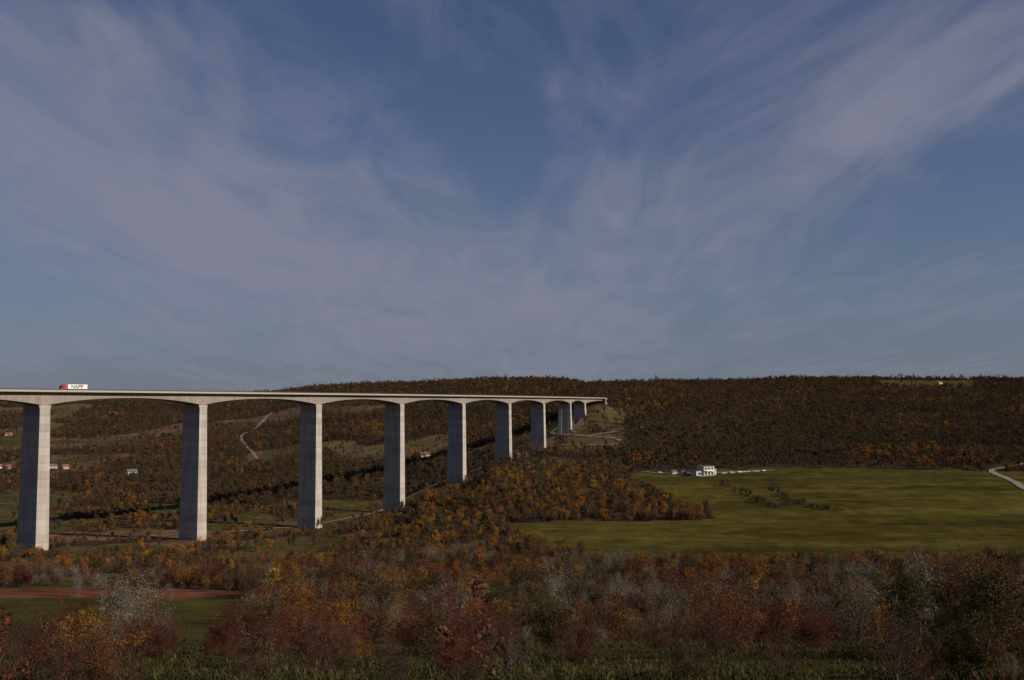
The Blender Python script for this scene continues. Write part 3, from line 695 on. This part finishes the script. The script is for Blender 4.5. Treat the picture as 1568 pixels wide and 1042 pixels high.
# ------------------------------------------------------------ sky, sun
w=bpy.data.worlds.new('World');scene.world=w;w.use_nodes=True;nt=w.node_tree;N=nt.nodes;L=nt.links;N.clear()
SUN_AZ=rad(109);SUN_EL=rad(25)
o=N.new('ShaderNodeOutputWorld');bg=N.new('ShaderNodeBackground');bg.inputs['Strength'].default_value=.05
sky=N.new('ShaderNodeTexSky');sky.sky_type='NISHITA';sky.sun_disc=False;sky.sun_elevation=SUN_EL;sky.sun_rotation=SUN_AZ;sky.altitude=200;sky.air_density=1.0;sky.dust_density=.6;sky.ozone_density=2.0
tc=N.new('ShaderNodeTexCoord');sp=N.new('ShaderNodeSeparateXYZ');L.new(tc.outputs['Generated'],sp.inputs[0])
def M(op,a,b_=None,c=None,clamp=False):
    n=N.new('ShaderNodeMath');n.operation=op;n.use_clamp=clamp
    for i_,v in enumerate((a,b_,c)):
        if v is None: continue
        if isinstance(v,(int,float)): n.inputs[i_].default_value=v
        else: L.new(v,n.inputs[i_])
    return n.outputs[0]
yy=M('MAXIMUM',sp.outputs[1],.15);U=M('DIVIDE',sp.outputs[0],yy);Vv=M('DIVIDE',sp.outputs[2],yy)
def gs(x0,y0,sx,sy,ang,amp):
    u0=(x0-784)/1524;v0=(617-y0)/1524;sx/=1524;sy/=1524;c=math.cos(rad(ang));s=math.sin(rad(ang))
    du=M('SUBTRACT',U,u0);dv=M('SUBTRACT',Vv,v0)
    a=M('DIVIDE',M('ADD',M('MULTIPLY',du,c),M('MULTIPLY',dv,s)),sx);b_=M('DIVIDE',M('SUBTRACT',M('MULTIPLY',dv,c),M('MULTIPLY',du,s)),sy)
    r=M('ADD',M('MULTIPLY',a,a),M('MULTIPLY',b_,b_))
    return M('MULTIPLY',M('EXPONENT',M('MULTIPLY',r,-1.)),amp)
blobs=[gs(60,230,400,160,-25,.65),gs(520,420,400,110,-12,.6),gs(1000,340,340,120,25,.55),gs(1350,190,330,75,32,.3),gs(1400,30,220,90,30,.3),gs(1530,140,130,16,35,.5),gs(150,60,300,80,-25,.3),gs(640,120,330,60,-40,-.3),gs(1500,310,160,60,20,-.3),gs(60,440,200,50,-5,-.3),gs(760,180,90,150,0,-.15)]
tot=blobs[0]
for q_ in blobs[1:]: tot=M('ADD',tot,q_)
zz=M('ADD',M('MAXIMUM',sp.outputs[2],0),.10);cu_=M('DIVIDE',sp.outputs[0],zz);cv_=M('DIVIDE',sp.outputs[1],zz)
cb=N.new('ShaderNodeCombineXYZ');L.new(cu_,cb.inputs[0]);L.new(cv_,cb.inputs[1])
def noise(rot,scale,sc,det,ro,dist):
    mp=N.new('ShaderNodeMapping');mp.inputs['Rotation'].default_value=(0,0,rad(rot));mp.inputs['Scale'].default_value=scale;L.new(cb.outputs[0],mp.inputs[0])
    nz=N.new('ShaderNodeTexNoise');nz.inputs['Scale'].default_value=sc;nz.inputs['Detail'].default_value=det;nz.inputs['Roughness'].default_value=ro;nz.inputs['Distortion'].default_value=dist;L.new(mp.outputs[0],nz.inputs['Vector']);return nz.outputs[0]
a1=noise(-20,(1.0,.5,1),.9,4,.5,.6)
a2=noise(30,(2.2,.7,1),1.3,7,.6,1.6)
nn=M('MULTIPLY',M('SUBTRACT',a1,.42),1.4);n2_=M('MULTIPLY',M('SUBTRACT',a2,.49),1.6)
mask=M('ADD',M('ADD',tot,nn),n2_)
ms=N.new('ShaderNodeMapRange');ms.interpolation_type='SMOOTHSTEP';ms.inputs['From Min'].default_value=-.2;ms.inputs['From Max'].default_value=1.2;L.new(mask,ms.inputs['Value']);mask=ms.outputs[0]
sv=N.new('ShaderNodeVectorMath');sv.operation='MULTIPLY';L.new(sky.outputs[0],sv.inputs[0]);sv.inputs[1].default_value=(.74,.82,1.08)
hz_=N.new('ShaderNodeMix');hz_.data_type='RGBA';L.new(M('MULTIPLY',M('EXPONENT',M('MULTIPLY',M('MAXIMUM',sp.outputs[2],0),-6.)),.9),hz_.inputs[0]);L.new(sv.outputs[0],hz_.inputs[6]);hz_.inputs[7].default_value=(2.85,3.45,4.6,1)
mx=N.new('ShaderNodeMix');mx.data_type='RGBA'
L.new(M('MULTIPLY',mask,.94),mx.inputs[0]);L.new(hz_.outputs[2],mx.inputs[6]);mx.inputs[7].default_value=(4.4,4.5,5.9,1)
L.new(mx.outputs[2],bg.inputs['Color']);L.new(bg.outputs[0],o.inputs[0])
sl=bpy.data.lights.new('sun','SUN');sl.energy=5;sl.angle=rad(.5);sl.color=(1,.86,.70)
so=bpy.data.objects.new('sun',sl);scene.collection.objects.link(so)
sd=Vector((math.sin(SUN_AZ)*math.cos(SUN_EL),math.cos(SUN_AZ)*math.cos(SUN_EL),math.sin(SUN_EL)))
so.rotation_euler=sd.to_track_quat('Z','Y').to_euler();so.location=(200,0,300)

cam=bpy.data.cameras.new('camera');cam.lens=35;cam.sensor_width=36;cam.clip_start=.1;cam.clip_end=20000
co_=bpy.data.objects.new('camera',cam);scene.collection.objects.link(co_);co_.location=(0,0,EYE);co_.rotation_euler=(rad(93.6),0,0);scene.camera=co_
print('COUNTS far',nf,'mid',nm_,'thicket',ns_,'near',nh,'grass',n,'t',time.time()-T0)
